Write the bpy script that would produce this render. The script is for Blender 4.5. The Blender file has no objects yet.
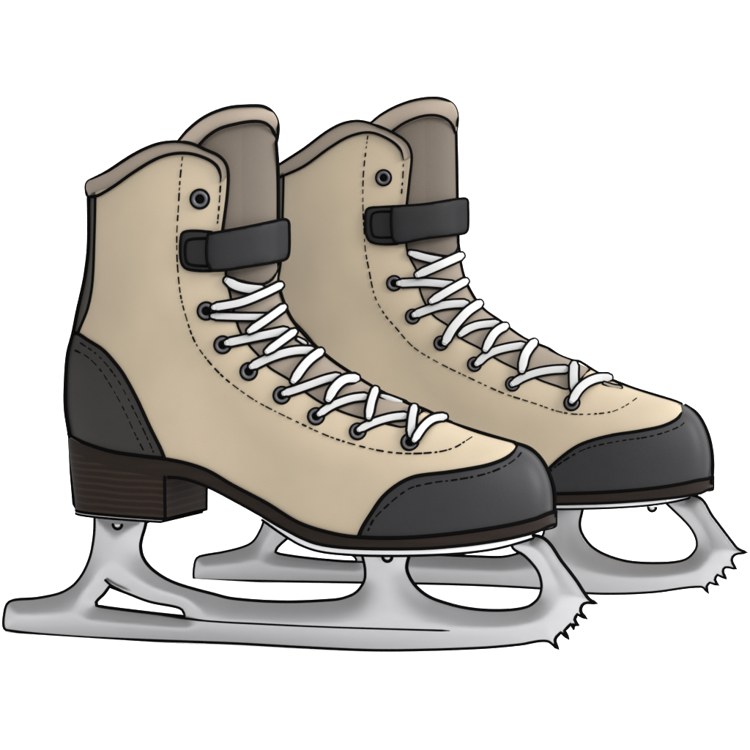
import bpy, math, random
import numpy as np
from mathutils import Vector, Matrix
from mathutils.bvhtree import BVHTree
from mathutils.geometry import delaunay_2d_cdt

random.seed(4)
C = bpy.context.scene

# ---------------------------------------------------------------- camera
S = 0.0006                      # metres per traced unit at the front skate
PSI, PITCH, D = math.radians(24), math.radians(5.0), 5000.0
FWD = Vector((0, math.cos(PITCH), -math.sin(PITCH)))
UPC = Vector((0, math.sin(PITCH), math.cos(PITCH)))
RGT = Vector((1, 0, 0))
U = Vector((math.cos(PSI), -math.sin(PSI), 0))      # skate heel -> toe
V = Vector((math.sin(PSI), math.cos(PSI), 0))       # across the skate, away from the viewer
Z = Vector((0, 0, 1))

def ray(px, py):
    return (RGT * (px - 375) + UPC * (375 - py) + FWD * D)

cam_loc = FWD * (-D * S)
r0 = ray(375, 656)
t0 = (-cam_loc).dot(V) / (r0.dot(V))
zg = (cam_loc + r0 * t0).z
cam_loc = cam_loc - Vector((0, 0, zg))              # ground at z = 0
CAM = cam_loc.copy()
cd = bpy.data.cameras.new('camera'); co = bpy.data.objects.new('camera', cd)
C.collection.objects.link(co); C.camera = co
co.location = CAM
co.rotation_euler = (math.pi / 2 - PITCH, 0, 0)
cd.sensor_width = 36; cd.lens = 36 * D / 750
cd.clip_start = 0.05; cd.clip_end = 500

# ---------------------------------------------------------------- light
WLO, WHI = 0.55, 6.6
w = bpy.data.worlds.new('World'); C.world = w; w.use_nodes = True
# invented graded world light, no walls: bright from upper front right, dim back left
nt = w.node_tree; bg = nt.nodes['Background']
tc = nt.nodes.new('ShaderNodeTexCoord')
dt = nt.nodes.new('ShaderNodeVectorMath'); dt.operation = 'DOT_PRODUCT'
dt.inputs[1].default_value = Vector((0.80, -0.25, 0.50)).normalized()
mr = nt.nodes.new('ShaderNodeMapRange'); mr.interpolation_type = 'SMOOTHSTEP'
mr.inputs['From Min'].default_value = -0.15; mr.inputs['From Max'].default_value = 0.95
mr.inputs['To Min'].default_value = WLO; mr.inputs['To Max'].default_value = WHI
nt.links.new(tc.outputs['Generated'], dt.inputs[0])
nt.links.new(dt.outputs['Value'], mr.inputs['Value'])
nt.links.new(mr.outputs[0], bg.inputs[1])
bg.inputs[0].default_value = (1, 1, 1, 1)
def area(name, loc, target, size, power):
    l = bpy.data.lights.new(name, 'AREA'); l.size = size; l.energy = power; l.shape = 'SQUARE'
    o = bpy.data.objects.new(name, l); C.collection.objects.link(o)
    o.location = loc
    o.rotation_euler = (Vector(target) - Vector(loc)).to_track_quat('-Z', 'Y').to_euler()
    return o
area('added_key', (2.1, -1.45, 1.35), (0.0, 0.05, 0.1), 0.9, 150)  # added unseen lamp, lights the boot's front and leaves its rear darker
area('added_front_fill', (-0.1, -2.9, 1.5), (0.0, 0.05, 0.15), 0.9, 95)  # second added unseen lamp, raises contrast on the near flank
C.view_settings.view_transform = 'Standard'
C.view_settings.look = 'None'
C.view_settings.exposure = 0
C.view_settings.gamma = 1

# ---------------------------------------------------------------- materials
def mat(name, col, rough=0.6, metal=0.0, spec=0.3, var=0.0, scale=60, bump=0.0, bscale=900, stretch=(1, 1, 1), coat=0):
    m = bpy.data.materials.new(name); m.use_nodes = True
    nt = m.node_tree; b = nt.nodes['Principled BSDF']
    b.inputs['Base Color'].default_value = (*col, 1)
    b.inputs['Roughness'].default_value = rough
    b.inputs['Metallic'].default_value = metal
    b.inputs['Specular IOR Level'].default_value = spec
    b.inputs['Coat Weight'].default_value = coat
    tc = nt.nodes.new('ShaderNodeTexCoord')
    mp = nt.nodes.new('ShaderNodeMapping'); mp.inputs['Scale'].default_value = stretch
    nt.links.new(tc.outputs['Object'], mp.inputs['Vector'])
    if var:
        n = nt.nodes.new('ShaderNodeTexNoise'); n.inputs['Scale'].default_value = scale
        n.inputs['Detail'].default_value = 4
        nt.links.new(mp.outputs[0], n.inputs['Vector'])
        r = nt.nodes.new('ShaderNodeMapRange')
        r.inputs['From Min'].default_value = .3; r.inputs['From Max'].default_value = .7
        r.inputs['To Min'].default_value = 1 - var; r.inputs['To Max'].default_value = 1 + var
        nt.links.new(n.outputs[0], r.inputs['Value'])
        h = nt.nodes.new('ShaderNodeHueSaturation'); h.inputs['Color'].default_value = (*col, 1)
        nt.links.new(r.outputs[0], h.inputs['Value'])
        nt.links.new(h.outputs[0], b.inputs['Base Color'])
    if bump:
        n2 = nt.nodes.new('ShaderNodeTexNoise'); n2.inputs['Scale'].default_value = bscale
        n2.inputs['Detail'].default_value = 3
        nt.links.new(mp.outputs[0], n2.inputs['Vector'])
        bp = nt.nodes.new('ShaderNodeBump'); bp.inputs['Strength'].default_value = bump
        bp.inputs['Distance'].default_value = 0.0005
        nt.links.new(n2.outputs[0], bp.inputs['Height'])
        nt.links.new(bp.outputs[0], b.inputs['Normal'])
    return m

M = {
    'tan': mat('tan_leather', (.131, .106, .072), .55, spec=.3, var=.05, scale=25, bump=.12),
    'rim': mat('collar_padding', (.084, .068, .053), .7, spec=.2, var=.05, scale=30, bump=.15),
    'tongue': mat('tongue_felt', (.036, .0285, .0215), .75, spec=.2, var=.07, scale=22, bump=.2),
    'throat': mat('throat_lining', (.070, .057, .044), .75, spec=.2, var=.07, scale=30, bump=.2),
    'char': mat('charcoal_leather', (.0050, .0050, .0056), .5, spec=.12, var=.1, scale=30, bump=.15),
    'counter': mat('dark_grey_leather', (.0075, .0068, .0064), .55, spec=.12, var=.08, scale=30, bump=.15),
    'stay': mat('backstay_leather', (.014, .0125, .010), .6, spec=.12, var=.08, scale=30),
    'strap': mat('strap_webbing', (.0040, .0040, .0044), .6, spec=.07, var=.1, scale=40, bump=.2),
    'sole': mat('sole_leather', (.0045, .0028, .0019), .7, spec=.06, var=.25, scale=18, stretch=(1, 1, 12), bump=.2, bscale=200),
    'heel': mat('stacked_heel', (.0062, .0038, .0026), .7, spec=.06, var=.4, scale=14, stretch=(1.2, 1.2, 14), bump=.2, bscale=200),
    'black': mat('black_linework', (.0012, .0012, .0012), .9, spec=.0),  # black of the drawn outlines, shared by stitching and eyelets
    'lace': mat('white_lace', (.142, .142, .141), .85, spec=.15, var=.04, scale=80, bump=.2, bscale=1500),
    'steel': mat('brushed_steel', (.215, .215, .219), .3, metal=.85, spec=.5, var=.05, scale=10, stretch=(1, 1, 5)),
    'edge': mat('ground_steel', (.24, .24, .245), .4, metal=.4, spec=.5, var=.05, scale=10, stretch=(1, 1, 5)),
    'plate': mat('bright_plate', (.35, .35, .36), .35, metal=.2, spec=.5),
    'eyelet': mat('gunmetal_eyelet', (.014, .014, .016), .4, metal=.2, spec=.3),
    'ground': mat('white_paper', (.72, .72, .72), 1.0, spec=0),
}

# stacked leather lifts: faint lighter layers up the heel
_nt = M['heel'].node_tree; _b = _nt.nodes['Principled BSDF']
_tc = _nt.nodes.new('ShaderNodeTexCoord'); _w = _nt.nodes.new('ShaderNodeTexWave')
_w.bands_direction = 'Z'; _w.inputs['Scale'].default_value = 75; _w.inputs['Distortion'].default_value = 2.2
_w.inputs['Detail'].default_value = 2; _w.inputs['Detail Scale'].default_value = .4
_r = _nt.nodes.new('ShaderNodeValToRGB')
_r.color_ramp.elements[0].color = (.0044, .0026, .0017, 1); _r.color_ramp.elements[0].position = .45
_r.color_ramp.elements[1].color = (.0092, .0056, .0036, 1)
_nt.links.new(_tc.outputs['Object'], _w.inputs['Vector']); _nt.links.new(_w.outputs['Fac'], _r.inputs[0])
_nt.links.new(_r.outputs[0], _b.inputs['Base Color'])

# ---------------------------------------------------------------- setting
def mesh_obj(name, verts, faces, m, parent=None, inv=None, smooth=True):
    me = bpy.data.meshes.new(name)
    if inv is not None:
        A = np.array(inv); P = np.array([tuple(v) for v in verts], float)
        verts = (P @ A[:3, :3].T + A[:3, 3]).tolist()
    me.from_pydata([tuple(v) for v in verts], [], faces)
    ms = m if isinstance(m, (list, tuple)) else [m]
    for q in ms: me.materials.append(q)
    if smooth: me.polygons.foreach_set('use_smooth', [True] * len(me.polygons))
    me.update()
    o = bpy.data.objects.new(name, me); C.collection.objects.link(o)
    if parent: o.parent = parent
    return o

g = 60
gr = mesh_obj('ground', [(-g, -g, 0), (g, -g, 0), (g, g, 0), (-g, g, 0)], [(0, 1, 2, 3)], M['ground'])
gr['kind'] = 'structure'

# ---------------------------------------------------------------- traced outlines of the front skate
N = dict(
 rear=[(69.6,437),(65.3,409),(65.3,382),(67.5,354),(72.8,333),(77,312),(82,290),(85,275),(88,250),(88.6,225),(88.3,198),(87,160),(86,98)],
 front=[(554,517),(554.5,493),(550.5,477),(542,460),(530,448.5),(515,443),(480,432.5),(450,422),(420,410),(395,398),(372,386.5),(353,373.5),(335,361.5),(318,347.5),(304,334),(292,319),(284.5,302),(280,284),(278.5,262),(278.5,220),(278,168),(277.5,98)],
 feather=[(69.6,435),(85.6,443.5),(113,452),(145,456.7),(164.5,459),(188,463.7),(209,471),(233,485),(267,503),(300,523),(333,533.5),(360,537.5),(400,538.2),(440,535.5),(483,530),(516.7,524),(545,516.5),(554,512)],
 solebot=[(71,449),(86,458),(113,468),(145,475),(165,477),(179.5,478),(192,481),(210,488),(233,500),(260,515),(283,528.5),(310,541.7),(333,546.7),(366,548.8),(419,548.8),(450,546.8),(483,543),(516.7,537),(546,529),(554,524)],
 platebot=[(262,520),(281.7,534),(300,545),(320,551.7),(350,555),(385,556),(419,555.6),(454,554),(480,551.4),(500,548),(521,542.3),(535,537.8)],
 cap=[(358,537.5),(362,528),(370,515),(383,496.7),(400,483),(416.7,476),(450,471.7),(483,466),(500,460.7),(511,454.5),(516.5,448),(515.5,443)],
 captop_ext=[(516,430),(620,430),(620,600),(358,600)],
 counter=[(73,333),(78,333.7),(87.7,340),(102.7,349.7),(115.5,363.6),(124,375.3),(136.8,398.8),(149.6,426.5),(160.3,448),(165,459.5)],
 stayline=[(95.4,196),(95,220),(94.3,245),(93.3,272),(91.5,291),(87.7,309),(83,321),(78,332.7)],
 cnst1=[(80.3,343),(94,352),(104.8,362.5),(117.6,379.6),(130.4,403),(143,428.7),(154,453)],
 cnst2=[(75,350.4),(87.7,357),(100.5,370),(113.3,390),(124,409.5),(134.7,433),(145,453)],
 collar_out=[(89,197),(87,195),(86,189),(86.3,184),(89,180.7),(106,172),(134,154),(155,144.5),(172,141.6),(189.5,143),(206.5,150),(219,156),(226,164),(228.3,175),(227,197),(222.5,231)],
 collar_in=[(89,197),(97.7,195.6),(112.7,187),(134,172),(155,159.5),(172,154),(189.5,153.6),(206.5,158.7),(216.5,165.7),(220.5,175),(220.5,182)],
 frontst=[(220.4,186),(219,207),(217,228)],
 flapst=[(182.4,157),(180,180),(178.4,207),(177,229),(176.7,250),(178,273),(180.7,296),(186,317),(194,340),(205,357),(223,376.7),(246.7,395),(263,405),(296.7,421.7),(330,436.7),(363,446.8),(388.8,452),(411,453.5),(433,452.4),(444.8,450.5),(456,446.8),(464,442),(475,434.8)],
 eyestay=[(222.5,231),(223,250),(225.6,270),(226.4,281),(229.6,292),(234,312),(240,331),(249,345),(260,357),(269.6,367.6),(289,379.6),(308,394),(322,403),(340,411),(356,416.5),(375,421),(392,425),(404,427),(413,421),(424,410)],
 capst=[(368,530.6),(374,519),(384.7,508),(398.5,496),(410.7,488),(423,484.7),(436.7,482),(454,480),(483,474.5),(503,467),(516.7,458),(521.7,452)],
 rim_out=[(178.7,140.6),(187,130.7),(199.5,120),(213,112.5),(229,107.4),(244.5,105.8),(262,106),(271,110.5),(276.3,117.7),(278.3,126),(277.8,136),(276.3,143)],
 rim_in=[(199,145),(208,136),(220,128.5),(236,124),(251.5,121.5),(263,122.3),(270.5,127),(274.5,134),(276.3,143)],
 tonguebot=[(226,276),(244,281.6),(262,284),(272,279.5),(277.5,270)],
 strap=[(208,234),(246.7,227),(276.7,220.7),(284,219.2),(288.3,221),(289.3,228),(289.3,250),(287.5,257.5),(283,260.3),(246.7,266.7),(213,270.7),(209,266),(207,260),(206.4,247)],
 strapbase=[(181,237),(183,232.5),(193,230.7),(212,232),(213,271),(196.7,270.7),(186,268.5),(181.5,263),(180,250)],
 buckle=[(207.5,238.3),(190,239.5),(186,242.5),(185.5,257),(188.5,264),(207.5,266.5)],
 vampline=[(443,419.3),(452,423.3),(480,432.4),(515.5,442.8)],
 throat_sil=[(276.5,266),(279,285),(284,302),(292,319),(304,334),(318,348),(335,362),(353,374),(372,386),(395,398),(424,409),(440,417),(453,424)],
 blade=[(95,516),(94.6,532),(92.7,546.7),(90,558),(85,570),(78.5,580),(71.7,586.7),(60,593),(36.7,598),(13.3,600),(7.3,604),(4.3,616),(4,626),(6.7,630),(66.7,636),(133,639.5),(233,643.3),(300,647),(366.7,650),(416.7,650),(483,647.7),(520,644.5),(547,641),(558,649),(555.2,639.5),(561,632.3),(568.6,638.7),(564.5,630.7),(571,623.7),(574,629),(573.5,624),(578.5,625.8),(574.8,619.5),(577.5,614.2),(586.5,618.6),(580.7,611),(584.4,603.4),(596.7,603.3),(589,599),(576,580),(563,563),(541.5,537),(512,539),(513,548),(524,555),(533,564),(539,573),(541.7,583),(541.5,590),(538,599),(526.7,607),(500,610.3),(466.7,608),(436.7,600),(424,593.5),(414,584),(407.8,573),(406.8,565),(410.7,550),(410.7,540),(361,540),(361,550),(364,561),(365.5,571),(364.5,581),(356.7,592),(345,597.5),(333,599.8),(283,601.7),(233,598.5),(212,593.5),(186.7,586.7),(172,581.5),(160,575),(149,566),(142.5,556),(140.7,546),(142,538),(145.7,525),(146.5,516)],
 tri=[(109.5,586.5),(104,594),(96.3,602),(96.8,605.6),(106.7,607.3),(150,612.7),(181,616),(185.3,616.3),(182.7,610),(176.7,607),(150,601.7),(126.7,593)],
 trispur=[(105,580),(112,586),(126.7,593)],
 runner=[(96.8,605.8),(150,613),(200,620.3),(266.7,624.3),(333,627.2),(390,629),(450,630.7)],
 heelscrew=[(118.7,524)], solescrew=[(388.5,556.4)],
)
EYE = [(200,199,10.3),(206.4,311,9.6),(222.9,344.8,9.4),(249,371.5,9.4),(282,395.3,9.3),(316.3,416.4,9.1),(358,431.6,8.9),(410,442.3,9.4)]
# laces: (points, width, lift, tone)  later ones lie on top
LACE = [
 ([(226.5,280),(236,285.5),(247,288.3),(264,290)],11,4,0),
 ([(297.6,338.5),(306,343.5)],5,2,1),([(381.6,395.5),(394,400),(407,405)],7,2,1),([(446.4,421.5),(452,424)],4,2,0),
 ([(215,316),(240,316.8),(272,317)],8.5,4,0),
 ([(229,342.4),(250,338),(287,330.4)],10,4,0),
 ([(253.5,365.6),(268,358.5),(284,353),(298,350.4),(314,350.5)],10,4,0),
 ([(286,392.7),(299,388.5),(312.8,383.6),(326,379),(339,376)],9.3,4,0),
 ([(321,412.8),(330,406.6),(340,402),(353,398),(367,396.4)],9,4,0),
 ([(361,428.6),(370,424),(380.8,420),(393,417),(407,415.6)],9,4,0),
 ([(216,307),(240.8,302.4),(263.2,293.6),(281.8,284.5)],9.6,8,0),
 ([(248.8,331.4),(266,320),(284.8,306.4)],9.5,8,0),
 ([(266.4,352),(280,342),(295.2,331)],9.5,8,0),
 ([(293,381.5),(303.2,366.8),(311,358.5),(322,350.5)],10.5,8,0),
 ([(328,400),(335,387.6),(345,379.3),(358,378)],11,8,0),
 ([(368.5,418),(371.5,402),(376,388)],10,8,0),
 ([(411,433),(412.3,418),(414.6,405.6)],10,8,0),
 ([(415.5,438.3),(424,426),(433.6,418.6),(445.5,416.6)],9.5,10,0),
]

# ---------------------------------------------------------------- traced outlines of the rear skate
F = dict(
 front=[(712,484),(713,463),(710.7,443),(705,426),(696.7,413),(685,404.8),(660,397.5),(636,390),(620,384),(596,372.5),(580,363.5),(559,355),(548,349.5),(526,340),(511,330.5),(500,321.5),(484,309.5),(473,294),(463.5,273),(459,252),(458,220),(457,160),(456,88)],
 cap=[(538,494),(541,482),(547.7,470),(566.7,453),(583,443.3),(610,435.5),(640,430.7),(663,425.7),(676.7,419),(682,411.7),(681,405)],
 collar_out=[(276,185),(274.5,178),(275,170),(280,164),(303,149),(326.7,131.5),(343,123.2),(360,121),(380,126.7),(400,136.7),(408.5,145),(411.7,156.7),(409.5,180),(406.7,205)],
 collar_in=[(276,179),(280,177),(303,166.7),(330,147.5),(350,136.2),(370,132.5),(389,139.5),(400,149),(403.7,160)],
 frontst=[(403.5,164),(402.8,178),(401.5,194)],
 flapst=[(367.7,136),(363.5,173),(363,206.7),(365,246.7),(369,270),(375,296.7),(385,315),(395,326.7),(413,346.7),(436.7,361.7),(470,378),(503,393),(536.7,404),(557,411),(574,414),(596,413.7),(612,411.5),(623,407),(632.8,400.8),(640,395.5)],
 eyestay=[(406.7,205),(406,230),(406.8,249),(410,258),(416.4,270.4),(420,290),(426,305),(434,316),(450,327),(460,337.6),(480.8,348.8),(498.4,360),(516,368.8),(540,380),(557,386),(568,389),(580,380),(590,369)],
 capst=[(545,478),(551.7,470),(566.7,459),(586.7,448.5),(616.7,441.5),(646.7,437),(666.7,431.7),(681.7,425),(687,418)],
 rim_out=[(371,122.8),(380.8,114.8),(395,106.8),(412.8,100.4),(430.4,97.7),(443,98.8),(452.8,103.8),(456.8,110.8),(457.8,120.4),(456.3,132)],
 rim_in=[(392.8,130.8),(404.8,122.8),(420.8,116.6),(435,115.3),(446,118.8),(452.3,125),(455.5,133)],
 tonguebot=[(407.5,250),(430.8,253.6),(448,256),(455,253),(458,245)],
 strap=[(392,206.5),(425,204),(463,198.2),(467.5,199.5),(468.3,206),(468.3,227),(466.5,232.3),(462,234),(425,238.5),(398,243.3),(393.5,240),(391.5,230),(391,216)],
 strapbase=[(366,211),(369,208),(380,207),(397,206),(398,244),(383,244.3),(371,242),(366.5,236),(365,224)],
 buckle=[(392,211.5),(377,212),(372,215),(371.5,230),(374.5,236.5),(392,237.5)],
 vampline=[(611,379.5),(620,383),(636,389),(660,396.3),(675,401),(682,404)],
 throat_sil=[(458.5,243),(463,272),(472,293),(484,309),(500,320.5),(511,329),(526,339),(548,348),(559,355),(572,360),(580,361.5),(596,371.5),(612,380),(621,384.5)],
 blade=[(268,500),(267,512),(264,521),(261,529),(253.6,541),(244,546.5),(222.7,552),(203.5,555.3),(197,558),(194.3,567),(193.9,577.5),(196,579.5),(265,581),(340,582.2),(460,584.5),(541,588.5),(588,593.2),(620,593.7),(654.7,592),(701.5,586.8),(708.2,593),(706.7,586.6),(710,582.5),(718.4,585.3),(715,579.5),(717.5,574.8),(726.3,578.6),(723,571.5),(725.5,567.3),(736,569),(731.8,560),(735,554.7),(747,552.6),(738,548.6),(733,543),(713,516.7),(697.5,496.5),(662,499),(670,506.7),(686.7,523),(694,533),(697,542),(696,549),(688,558),(676,561.8),(655,563),(633,562),(618,559),(603,553.5),(593,547.5),(586.7,541),(581,531),(580,522),(582.5,510),(583,497),(541,497),(541,510),(544,520),(544.5,530),(540,541),(530,549),(517.6,553.5),(502.7,556.7),(481,556.5),(430,554),(400,550),(370,543),(345,534),(331,524),(324,513),(324,506),(327,495),(316,500)],
 tri=[(286.7,539),(277.5,547.6),(275.6,552),(280,553.8),(308,557.8),(340,560.8),(357,561.5),(355,557),(345,552),(320,546),(300,540),(292,535)],
 trispur=[(284,536),(290,539),(300,542)],
 runner=[(280,554),(308,558.2),(340,561.2),(357,562),(375,562.5)],
 heelscrew=[(298,486)], solescrew=[(653,507)],
 platebot=[(446,477),(462,488),(480,498),(500,504),(525,508),(555,509.3),(600,508.5),(630,507),(650,505.3),(670,502.5),(682,500),(691,497.6)],
)
FEYE = [(383.7,177.7,10),(394.3,283.2,9.6),(412.9,316.5,9.3),(441.2,343.2,9.1),(474.7,364.3,9),(512.8,384,9),(572,403,10)]
FLACE = [
 ([(410,253),(420,256),(430,258.5),(444,261)],9,4,0),
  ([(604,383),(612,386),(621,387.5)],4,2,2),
 ([(401,283.2),(425,282.5),(455,285)],9.3,4,0),
 ([(416.4,314),(437,306.5),(452,304),(467,303.4)],9.5,4,0),
 ([(460,335),(468,329),(479,325),(498,323)],9,4,0),
 ([(478.5,362.2),(486,355.5),(495,351),(508,347.5),(524,345)],9,4,0),
 ([(514.3,382.8),(523,377.5),(536.8,372.5),(552,369.8),(568,369)],9,4,0),
 ([(417,275),(440,265),(462.5,255)],10,8,0),
 ([(430.8,301.5),(450,290),(467,280.5)],9.5,8,0),
 ([(446,340.5),(452,329.5),(459.6,320),(469,310.5),(481,302.5)],10.5,8,0),
 ([(485,350),(493,335.5),(499,329.5),(507,325.3)],10,8,0),
 ([(521.7,371),(525,356),(529.5,348),(535.5,341)],10.5,8,0),
 ([(574.3,389),(573.8,376),(574.2,363)],10.5,8,0),
 ([(573,399),(579,389.5),(587,382.5),(598,378),(610.5,377.5)],10,10,0),
]
# matching points front skate -> rear skate, for what is not traced twice
PAIRS = [((9.5,601),(199,556.5)),((5,630),(194.5,579)),((594,602),(746,552)),((558,649),(708,593)),((554,493),(713.5,455)),((554,512),(711.7,479)),
 ((554,524),(711.7,488)),((545,517),(705,479)),((244.5,106),(430.4,97.7)),((277,144),(456,134)),((278.3,220),(458,199)),((276,266),(459,245)),((172,141.6),(360,121)),
 ((228,175),(411.7,156.7)),((189.5,143),(378,126)),((86.3,184),(275,165)),((88.5,250),(277,228)),((65.3,382),(255,352)),((69.6,435),(259,402)),
 ((74.5,506),(263,468)),((164,520),(347,480)),((206.4,311),(394.3,283.2)),((222.9,344.8),(412.9,316.5)),((249,371.5),(441.2,343.2)),((410,442.3),(572,403)),
 ((284.5,302),(465,276)),((304,334),(485,310)),((353,373.5),(528,342)),((395,398),(565,357)),((451,422),(618,382)),((515.5,443),(682,404.5)),((530,448.5),(692,408.5)),((542,460),(703,421)),
 ((358,537.5),(528,494)),((400,538.5),(568,494)),((440,536),(605,493)),((483,530),(650,489)),((516.7,524),(683,484)),
 ((385,548.8),(555,504)),((450,546.8),(616,502.5)),((483,543),(650,500)),((516.7,537),(683,496.5)),((546,529),(706,492)),((210,488),(392,448))]
NP = np.array([a for a, b in PAIRS], float); FP = np.array([b for a, b in PAIRS], float)
def tps(P, Q, lam=40.0):
    n = len(P)
    def K(A, B):
        r2 = ((A[:, None] - B[None]) ** 2).sum(-1) + 1e-9
        return .5 * r2 * np.log(r2)
    k = K(P, P) + lam * np.eye(n)
    A = np.zeros((n + 3, n + 3)); A[:n, :n] = k; A[:n, n] = 1; A[:n, n + 1:] = P; A[n, :n] = 1; A[n + 1:, :n] = P.T
    b = np.zeros((n + 3, 2)); b[:n] = Q
    X = np.linalg.solve(A, b)
    return lambda T: K(np.atleast_2d(T), P) @ X[:n] + X[n] + np.atleast_2d(T) @ X[n + 1:]
WARP = tps(NP, FP)

# ---------------------------------------------------------------- small geometry helpers
def smooth_line(p, step=1.5, closed=False):
    p = np.array(p, float)
    if len(p) == 2 and not closed:
        n = max(2, int(np.linalg.norm(p[1] - p[0]) / step)); t = np.linspace(0, 1, n + 1)[:, None]
        return p[0] * (1 - t) + p[1] * t
    if closed: q = np.vstack([p[-1], p, p[0], p[1]])
    else: q = np.vstack([2 * p[0] - p[1], p, 2 * p[-1] - p[-2]])
    out = []
    for i in range(1, len(q) - 2):
        a, b, c, d = q[i - 1], q[i], q[i + 1], q[i + 2]
        # centripetal-like: limit tangents so that sharp corners do not overshoot
        lbc = np.linalg.norm(c - b) + 1e-9
        t1 = (c - a); t1 = t1 / (np.linalg.norm(t1) + 1e-9) * min(lbc, np.linalg.norm(b - a) * 1.5)
        t2 = (d - b); t2 = t2 / (np.linalg.norm(t2) + 1e-9) * min(lbc, np.linalg.norm(d - c) * 1.5)
        n = max(1, int(math.ceil(lbc / step)))
        for k in range(n):
            t = k / n
            out.append((2*t**3-3*t**2+1)*b + (t**3-2*t**2+t)*t1 + (-2*t**3+3*t**2)*c + (t**3-t**2)*t2)
    if not closed: out.append(q[-2])
    return np.array(out)

def inside(poly, X, Y):
    poly = np.array(poly, float); r = np.zeros(X.shape, bool)
    x0, y0 = poly[-1]
    for x1, y1 in poly:
        c = ((y1 > Y) != (y0 > Y))
        with np.errstate(divide='ignore', invalid='ignore'):
            xi = (x0 - x1) * (Y - y1) / (y0 - y1 + 1e-12) + x1
        r ^= c & (X < xi); x0, y0 = x1, y1
    return r

def resample(p, n):
    p = np.array(p, float); d = np.r_[0, np.cumsum(np.linalg.norm(np.diff(p, axis=0), axis=1))]
    t = np.linspace(0, d[-1], n)
    return np.stack([np.interp(t, d, p[:, i]) for i in range(p.shape[1])], 1)

def gauss(a, k):
    if len(a) < 5 or k < 1: return a
    w_ = np.exp(-np.arange(-3 * k, 3 * k + 1) ** 2 / (2. * k * k)); w_ /= w_.sum()
    ap = np.pad(a, 3 * k, mode='edge'); return np.convolve(ap, w_, 'valid')

class MB:
    def __init__(s): s.v = []; s.f = []
    def add(s, v, f):
        n = len(s.v); s.v += [tuple(q) for q in v]; s.f += [tuple(i + n for i in q) for q in f]
    def tube(s, pts, r, sides=8, closed=False):
        pts = [Vector(p) for p in pts]; n = len(pts)
        if n < 2: return
        vs = []; up = None
        for i, p in enumerate(pts):
            a = pts[(i - 1) % n] if (closed or i) else p
            b = pts[(i + 1) % n] if (closed or i < n - 1) else p
            t = (b - a)
            if t.length < 1e-9: t = Vector((1, 0, 0))
            t.normalize()
            if up is None: up = t.orthogonal().normalized()
            up = (up - t * up.dot(t)); up = up.normalized() if up.length > 1e-6 else t.orthogonal().normalized()
            sd = t.cross(up)
            rr = r[i] if hasattr(r, '__len__') else r
            for k in range(sides):
                an = 2 * math.pi * k / sides
                vs.append(p + (up * math.cos(an) + sd * math.sin(an)) * rr)
        fs = []
        for i in range(n if closed else n - 1):
            j = (i + 1) % n
            for k in range(sides):
                l = (k + 1) % sides
                fs.append((i * sides + k, i * sides + l, j * sides + l, j * sides + k))
        if not closed:
            # rounded ends
            for i, sgn in ((0, -1), (n - 1, 1)):
                t = (pts[1] - pts[0]) if i == 0 else (pts[-1] - pts[-2])
                if t.length < 1e-9: continue
                t.normalize(); rr = r[i] if hasattr(r, '__len__') else r
                vs.append(pts[i] + t * sgn * rr * .8); c = len(vs) - 1
                for k in range(sides):
                    l = (k + 1) % sides
                    fs.append((i * sides + l, i * sides + k, c) if sgn < 0 else (i * sides + k, i * sides + l, c))
        s.add(vs, fs)

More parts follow.
